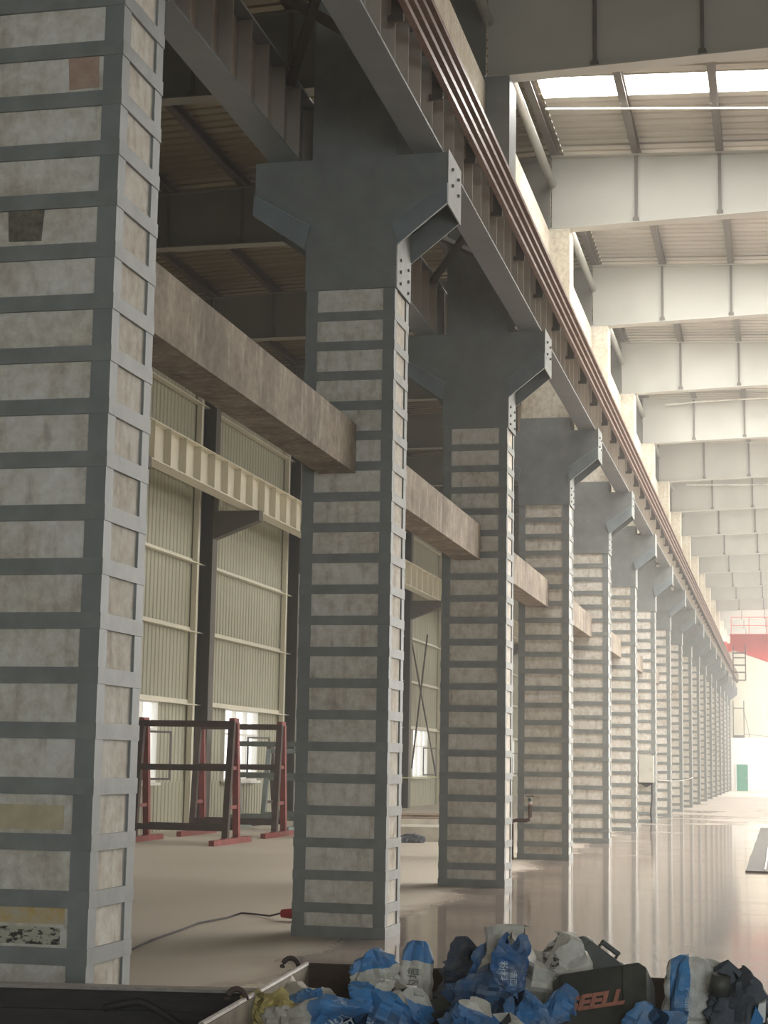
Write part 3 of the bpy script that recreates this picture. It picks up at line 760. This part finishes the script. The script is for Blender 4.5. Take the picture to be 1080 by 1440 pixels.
# plug and cable by the second column
r = thing('cable_plug', 'red plug on the floor at the left foot of the second column', 'plug', (-1.02, 13.2, 0.0))
MB().tube([(-0.16, 0.02, 0.06), (0.10, -0.02, 0.07)], [0.035, 0.06], 12).build('plug_body', redplug, r)
MB().tube([(0.10, -0.02, 0.07), (0.12, -0.02, 0.07)], 0.072, 12).build('plug_collar', redplug, r)
MB().box(-0.04, 0.03, -0.03, 0.05, 0.0, 0.13).build('plug_cap', redplug, r)
pts = [(-1.20, 13.22, 0.06), (-1.34, 13.4, 0.02), (-1.55, 13.62, 0.012), (-1.68, 13.66, 0.012), (-1.66, 13.2, 0.012), (-1.72, 12.6, 0.012), (-1.66, 12.0, 0.012), (-1.60, 11.2, 0.012), (-1.50, 10.5, 0.012), (-1.42, 9.6, 0.012), (-1.4, 8.0, 0.012), (-1.35, 6.8, 0.012)]
MB().tube(pts, 0.008, 8).build('floor_cable', cablem, smooth=True, label='thin dark cable wandering over the dusty floor from the red plug', cat='cable')

# ------------------------------------------------------------------ foreground: trailer side board, steel bin and what it holds
r = thing('trailer_side_board', 'dark steel trailer side board along the bottom left corner', 'side board', (0.05, 5.42, 0), rot=(0, 0, 0.155))
MB().box(-1.3, 0.93, -0.05, 0.0, 0.0, 0.425).build('board', board, r)
MB().box(-1.3, 0.93, -0.075, 0.012, 0.4255, 0.438).build('top_rail', edge, r)  # pale strip paints a highlight along the lip
MB().box(-1.3, 0.93, -0.07, -0.0505, 0.315, 0.345).build('lower_rail', board, r)
arc = [(0.28 + 0.42 * t, -0.085, 0.355 + 0.035 * math.sin(math.pi * t) - 0.22 * max(0, t - 0.35)) for t in [i / 12 for i in range(13)]]
MB().tube(arc, 0.014, 8).build('hose', cablem, r, smooth=True)

r = thing('steel_bin', 'rusty steel bin heaped with used sacks and tool cases at the bottom edge', 'bin')
bx0, bx1, by0, by1, bz = 1.00, 2.80, 4.25, 6.05, 0.48
def wall(p, q, zlo, zhi, t):
    a = Vector((p[0], p[1], 0)); b = Vector((q[0], q[1], 0)); n = (b - a).cross(Vector((0, 0, 1))).normalized() * t
    vs = [a, b, b + n, a + n]
    return [tuple(x[:2]) + (z,) for z in (zlo, zhi) for x in vs]
QF = [(0, 1, 2, 3), (7, 6, 5, 4), (0, 4, 5, 1), (1, 5, 6, 2), (2, 6, 7, 3), (3, 7, 4, 0)]
PL0, PL1, PR0, PR1 = (1.13, by0), (1.0, by1), (2.82, by0), (2.80, by1)
MB().add(wall(PL1, PR1, 0.06, bz, 0.012), QF).build('rear_wall', binout, r)
MB().add(wall((PL0[0], PL0[1]), (PL1[0], PL1[1] - 0.013), 0.06, bz, 0.012), QF).build('left_wall', binin, r)
MB().add(wall((PR1[0], PR1[1] - 0.013), PR0, 0.06, bz - 0.05, 0.012), QF).build('right_wall', binout, r)
MB().add(wall((PR0[0] - 0.013, PR0[1]), (PL0[0] + 0.013, PL0[1]), 0.06, bz, 0.012), QF).build('front_wall', binout, r)
MB().box(1.14, 2.79, by0 + 0.02, by1 - 0.02, 0.06, 0.075).build('bottom_plate', binout, r)
MB().tube([(1.13, by0, bz + 0.004), (1.0, by1, bz + 0.004)], 0.012, 8).build('rim', edge, r)
MB().tube([(1.0, by1, bz + 0.002), (2.80, by1, bz + 0.002)], 0.010, 8).build('rim', binout, r)
for x, y, rr in ((0.968, 5.90, 0.036), (1.058, 4.86, 0.036)):
    ring = [(x + rr * math.cos(t) * 0.9, y + rr * math.cos(t) * 0.4, bz + 0.005 + rr * math.sin(t) * 1.1) for t in [math.pi * i / 12 for i in range(13)]]
    MB().tube(ring, 0.011, 8).build('lifting_ring', brownr, r, smooth=True)
for x in (1.1, 2.7):
    for y in (by0 + 0.1, by1 - 0.1): MB().box(x - 0.04, x + 0.04, y - 0.04, y + 0.04, 0.0, 0.0599).build('foot', binout, r)
MB().tube([(2.93, 5.62, 0.0), (2.93, 5.62, 0.42)], 0.02, 8).tube([(2.86, 5.75, 0.56), (2.99, 5.35, 0.44)], 0.026, 10).tube([(2.93, 5.62, 0.42), (2.93, 5.55, 0.50)], 0.02, 8).build('push_handle', rust, r)
MB().box(2.86, 3.25, 5.02, 5.34, 0.0, 0.42).box(2.85, 3.26, 5.01, 5.35, 0.4201, 0.432).build('dark_crate', board, label='dark steel box standing right of the bin at the bottom right corner', cat='box')

o = sack('dark_cloth', 'crumpled dark cloth on the floor in front of the big white slab', 'cloth', (-3.22, 28.3, 0.06), (0.42, 0.3, 0.14), (0, 0, 0.2), darkcloth, 90, 0.2, 0.25)
WH = (214, 207, 194); BL = (66, 134, 192); DB = (58, 92, 128)
# bottom layer that carries the heap
for i, (x, y, sx, sy, rz) in enumerate(((1.42, 4.85, 0.5, 0.6, 0.3), (1.95, 4.75, 0.55, 0.6, -0.2), (2.48, 4.75, 0.55, 0.6, 0.25), (1.45, 5.55, 0.55, 0.6, 0.0), (2.0, 5.6, 0.55, 0.6, 0.4), (2.52, 5.6, 0.5, 0.6, -0.3))):
    sack('waste_sack', 'flattened used sack under the heap, %s' % ('front left', 'front middle', 'front right', 'back left', 'back middle', 'back right')[i], 'sack',
         (x, y, 0.175), (sx, 0.19, sy), (math.pi / 2, 0, rz), bag_mat('sack_base', WH, BL, [(2, 0.6, 1.1)]), 50 + i, 0.2, 0.12, 'used sacks in the bottom of the bin', 24, 14)

def B(name, label, loc, size, rot, blue, seed, white=WH, bcol=BL, **kw):
    return sack(name, label, 'sack', loc, size, rot, bag_mat('printed_sack', white, bcol, blue, kw.pop('dirt', 0.45)), seed, group='printed sacks heaped in the bin', **kw)
# left end
sack('yellow_cloth', 'crumpled yellow cloth bundle at the left end of the bin', 'cloth', (1.13, 5.02, 0.42), (0.17, 0.13, 0.13), (0.1, 0.12, 0.2), yellowc, 3, 0.2, 0.3)
o = B('printed_sack', 'white sack with a blue lettered end lying flat at the left end of the bin', (1.29, 5.0, 0.385), (0.17, 0.22, 0.40), (0.25, 1.42, 0.1), [(2, 0.55, 1.2)], 12, peak=0.15)
print_on(o, '粉粉', 0.075, 0.02, 0.12, 1.9, whitet, name='printing')
B('printed_sack', 'small blue-topped sack tucked behind the yellow cloth', (1.20, 5.35, 0.40), (0.12, 0.12, 0.19), (0.0, 1.25, 0.1), [(2, 0.1, 0.8)], 21, peak=0.5)
# film draped in the left corner
m = MB(); n = 10; vs = []; fs = []
A0, B0, C0 = Vector((1.005, 5.72, 0.478)), Vector((1.34, 5.30, 0.425)), Vector((1.10, 5.05, 0.40))
for i in range(n + 1):
    for j in range(n + 1 - i):
        a = 1 - (i + j) / n; p = A0 * a + B0 * (i / n) + C0 * (j / n)
        p += Vector((0, 0, 0.02 * noise.noise(p * 14) - 0.05 * (4 * a * (1 - a)) * (j / n))); vs.append(p)
idx = lambda i, j: sum(n + 1 - q for q in range(i)) + j
for i in range(n):
    for j in range(n - i):
        fs.append((idx(i, j), idx(i + 1, j), idx(i, j + 1)))
        if j < n - i - 1: fs.append((idx(i + 1, j), idx(i + 1, j + 1), idx(i, j + 1)))
m.add(vs, fs); o = m.build('plastic_film', sheetp, smooth=True, label='sheet of pale plastic film draped over the left corner of the bin', cat='film')
so = o.modifiers.new('thickness', 'SOLIDIFY'); so.thickness = 0.003
# standing and folded sacks, left to right
B('printed_sack', 'slumped sack with a bright blue tip, third thing from the left rim', (1.475, 5.40, 0.44), (0.19, 0.15, 0.34), (0.05, -0.22, 0.1), [(2, 0.80, 1.2)], 31, peak=0.35, ears=0.25)
o = B('printed_sack', 'blue sack with a white lettered band slumped below the blue tip', (1.56, 5.15, 0.385), (0.30, 0.16, 0.26), (0.2, 0.42, 0.05), [(2, -0.2, 0.84)], 33, peak=0.2)
print_on(o, '腻子粉', 0.062, 0.0, -0.01, 0.06, whitet, 1.15)
o = B('printed_sack', 'narrow upright white sack with a pointed blue cap and grey upright lettering', (1.585, 5.55, 0.455), (0.125, 0.12, 0.40), (0.0, 0.04, 0.0), [(2, 0.80, 1.2)], 36, peak=0.3, rough=0.10, ears=0.0)
print_on(o, '内墙', 0.045, 0.0, 0.055, 1.5708, greyt, 1.2)
o = B('printed_sack', 'flat blue sack end with white lettering lying in front of the narrow white sack', (1.70, 5.02, 0.345), (0.26, 0.12, 0.10), (0.5, -0.16, 0.0), [(2, -0.2, 1.2)], 38, peak=0.2, rough=0.12)
print_on(o, '耐水', 0.05, -0.03, 0.005, 0.0, whitet)
m = MB(); m.prism([(-0.085, -0.05), (0.03, -0.055), (0.085, 0.035), (0.075, 0.055), (-0.03, 0.02)], 1, -0.05, 0.05)
o = m.build('black_tray', blackp, label='small black plastic piece wedged between the blue sack end and the dark sacks', cat='plastic scrap'); o.location = (1.73, 5.22, 0.425); o.rotation_euler = (0.4, 0, 0.2)
sack('mesh_sack', 'mottled grey-blue mesh sack behind the black plastic piece', 'sack', (1.80, 5.62, 0.44), (0.24, 0.16, 0.30), (0.1, 0.1, 0), bag_mat('mesh_sack', (104, 108, 116), (62, 78, 100), [(2, 0.5, 1.2)], 0.7), 41, 0.2, 0.2)
B('printed_sack', 'dark blue folded sack left of the big pale sack', (1.90, 5.20, 0.41), (0.24, 0.18, 0.36), (0.1, 0.3, 0.1), [(2, -0.2, 1.2)], 43, bcol=DB, peak=0.4, rough=0.26, dirt=0.6)
B('printed_sack', 'blue and white folded sack corner peaking left of the lettered blue peak', (1.935, 5.33, 0.535), (0.15, 0.10, 0.25), (0.1, 0.12, 0.2), [(0, -0.2, 0.38), (0, 0.66, 1.2)], 45, bcol=(58, 112, 164), peak=0.6, rough=0.2)
B('printed_sack', 'big pale torn sack with blue patches, topmost in the middle of the heap', (2.07, 5.33, 0.46), (0.40, 0.22, 0.46), (0.15, 0.16, 0.1), [(2, -0.2, 0.16)], 47, peak=0.35, rough=0.2)
o = B('printed_sack', 'dark blue sack peak with two lines of white letters at the top of the heap', (2.02, 5.16, 0.60), (0.125, 0.07, 0.21), (0.12, 0.12, 0.1), [(2, -0.2, 1.2)], 60, bcol=(48, 100, 152), peak=0.5, rough=0.14)
print_on(o, '粉料', 0.036, -0.022, 0.0, -1.45, whitet); print_on(o, '墙面', 0.03, 0.018, -0.02, -1.45, whitet)
B('printed_sack', 'blue sack with a pale torn edge at the very bottom below the big pale sack', (1.98, 4.86, 0.37), (0.30, 0.15, 0.22), (0.25, 0.45, 0.1), [(2, -0.2, 0.84)], 63, bcol=(60, 118, 172), peak=0.3, rough=0.2)
B('printed_sack', 'blue patched sack lying against the big pale sack', (2.12, 5.08, 0.39), (0.16, 0.10, 0.24), (0.2, -0.3, 0.1), [(2, -0.2, 1.2)], 66, bcol=(62, 122, 176), peak=0.35, rough=0.18)
o = B('printed_sack', 'blue lettered sack between the big pale sack and the large black case', (2.205, 5.14, 0.40), (0.15, 0.12, 0.27), (0.1, 0.2, 0.0), [(2, -0.2, 1.2)], 68, bcol=(62, 122, 176), peak=0.3, rough=0.14)
print_on(o, '环保', 0.045, -0.02, 0.01, 1.2, whitet)
# right end
o = B('printed_sack', 'rounded white sack with a blue stripe down its left side', (2.685, 5.42, 0.43), (0.22, 0.20, 0.42), (0.05, 0.06, 0.12), [(0, 0.10, 0.36)], 71, white=(222, 218, 208), bcol=(70, 140, 196), peak=0.15, rough=0.10, sharp=3.2, ears=0.0)
print_on(o, '内墙腻子', 0.03, -0.035, 0.06, -1.5708, whitet)
o = B('printed_sack', 'light blue sack corner with white letters in front of the striped white sack', (2.57, 5.0, 0.355), (0.22, 0.14, 0.27), (0.2, 0.1, 0.1), [(0, -0.2, 0.86)], 74, bcol=(72, 132, 184), peak=0.45, rough=0.12)
print_on(o, '腻子', 0.062, -0.04, 0.03, 0.25, whitet)
r = thing('dark_bag', 'dark grey bag with a black cap and blue side at the right bin end', 'bag', (2.83, 5.32, 0.41), rot=(0.05, 0.08, 0))
o = sack('bag_body', None, None, (0, 0, 0), (0.19, 0.16, 0.36), (0, 0, 0), darkcloth, 77, 0.2, 0.18); o.parent = r
MB().tube([(-0.06, -0.02, 0.12), (-0.055, -0.03, 0.185)], [0.042, 0.036], 14).build('cap', blackp, r, smooth=True)
m = MB(); m.prism([(0.055, -0.12), (0.085, -0.12), (0.105, 0.06), (0.075, 0.10), (0.06, 0.04)], 1, -0.085, -0.02)
m.build('blue_side', simple('bright_blue_film', (52, 128, 190), 0.5), r)
m = MB(); m.prism([(0.08, 0.03), (0.112, 0.05), (0.11, 0.12), (0.085, 0.11)], 1, -0.08, -0.01)
m.build('white_flap', whitem, r)
MB().tube([(2.66, 5.13, 0.43), (2.72, 5.11, 0.42), (2.78, 5.08, 0.385), (2.80, 5.0, 0.32)], 0.009, 8).build('maroon_cord', maroon, smooth=True, label='maroon cord curling over the front of the striped white sack', cat='cord')

# tool cases
def case(name, label, loc, size, rot, lettering=None):
    w, d, h = size; r = thing(name, label, 'tool case', loc, rot=rot, group='black tool cases')
    def rounded(w, d, h, y0, y1, bev):
        m = MB(); x, z = w / 2, h / 2; b = bev
        m.prism([(-x + b, -z), (x - b, -z), (x, -z + b), (x, z - b), (x - b, z), (-x + b, z), (-x, z - b), (-x, -z + b)], 1, y0, y1); return m
    def fin(o):
        bv = o.modifiers.new('bevel', 'BEVEL'); bv.width = 0.006; bv.segments = 2; return o
    fin(rounded(w, d, h, -d * 0.5, -0.002, 0.03).build('lid_shell', blackp, r)); fin(rounded(w, d, h, 0.002, d * 0.5, 0.03).build('base_shell', blackp, r))
    for x in (-w * 0.36, w * 0.30):
        fin(MB().box(x - 0.018, x + 0.018, -d * 0.5 - 0.008, -d * 0.5 - 0.0005, -h * 0.42, h * 0.46).build('moulded_rib', blackp, r))
    fin(MB().box(-w * 0.16, w * 0.16, -0.014, 0.014, h * 0.5 + 0.018, h * 0.5 + 0.038).box(-w * 0.16, -w * 0.12, -0.014, 0.014, h * 0.5 - 0.01, h * 0.5 + 0.02).box(w * 0.12, w * 0.16, -0.014, 0.014, h * 0.5 - 0.01, h * 0.5 + 0.02).build('carry_handle', blackp, r))
    for x in (-w * 0.3, w * 0.3):
        fin(MB().box(x - 0.02, x + 0.02, -0.022, 0.022, h * 0.5 + 0.0005, h * 0.5 + 0.009).build('latch', galv, r))
    if lettering:
        cu = bpy.data.curves.new('lettering', 'FONT'); cu.body = lettering; cu.size = 0.088; cu.align_x = 'CENTER'; cu.align_y = 'CENTER'; cu.shear = 0.25; cu.extrude = 0.001; cu.offset = 0.004
        to = bpy.data.objects.new('lettering', cu); COL.objects.link(to)
        me = bpy.data.meshes.new_from_object(to.evaluated_get(bpy.context.evaluated_depsgraph_get()))
        bpy.data.objects.remove(to); bpy.data.curves.remove(cu)
        me.name = 'lettering'; me.materials.clear(); me.materials.append(salmon)
        o = link('lettering', me, r, (-0.015, -d * 0.5 - 0.010, 0.01)); o.rotation_euler = (math.pi / 2, 0, 0)
    return r
case('tool_case', 'large black tool case with slanted salmon letters leaning in the bin', (2.37, 5.16, 0.455), (0.36, 0.12, 0.33), (-0.75, -0.20, -0.10), 'SEELL')
case('tool_case', 'slim black case lying tilted behind the large lettered case', (2.29, 5.72, 0.565), (0.28, 0.11, 0.12), (-0.2, 0.62, 0.1))
m = MB(); m.prism([(-0.04, -0.09), (0.03, -0.10), (0.045, 0.05), (-0.02, 0.09)], 1, -0.006, 0.006)
o = m.build('cardboard_flap', card, label='torn brown cardboard flap beside the slim black case', cat='cardboard'); o.location = (2.17, 5.70, 0.59); o.rotation_euler = (0, 0.1, 0.4)

# ------------------------------------------------------------------ dusty air in the hall
t = NT('dusty_air'); t.t.nodes.remove(t.b)
vs_ = t.n('ShaderNodeVolumeScatter'); vs_.inputs['Color'].default_value = (1.0, 0.955, 0.885, 1); vs_.inputs['Density'].default_value = HAZE_DENSITY
vs_.inputs['Anisotropy'].default_value = 0.2
t.l(vs_.outputs[0], t.t.nodes['Material Output'].inputs['Volume'])
MB().box(XL - 0.6, XR + 0.6, YB - 0.6, YE + 0.6, -0.4, 11.3).build('dusty_air', t.m, label='thin dusty haze filling the hall', cat='haze', kind='stuff')
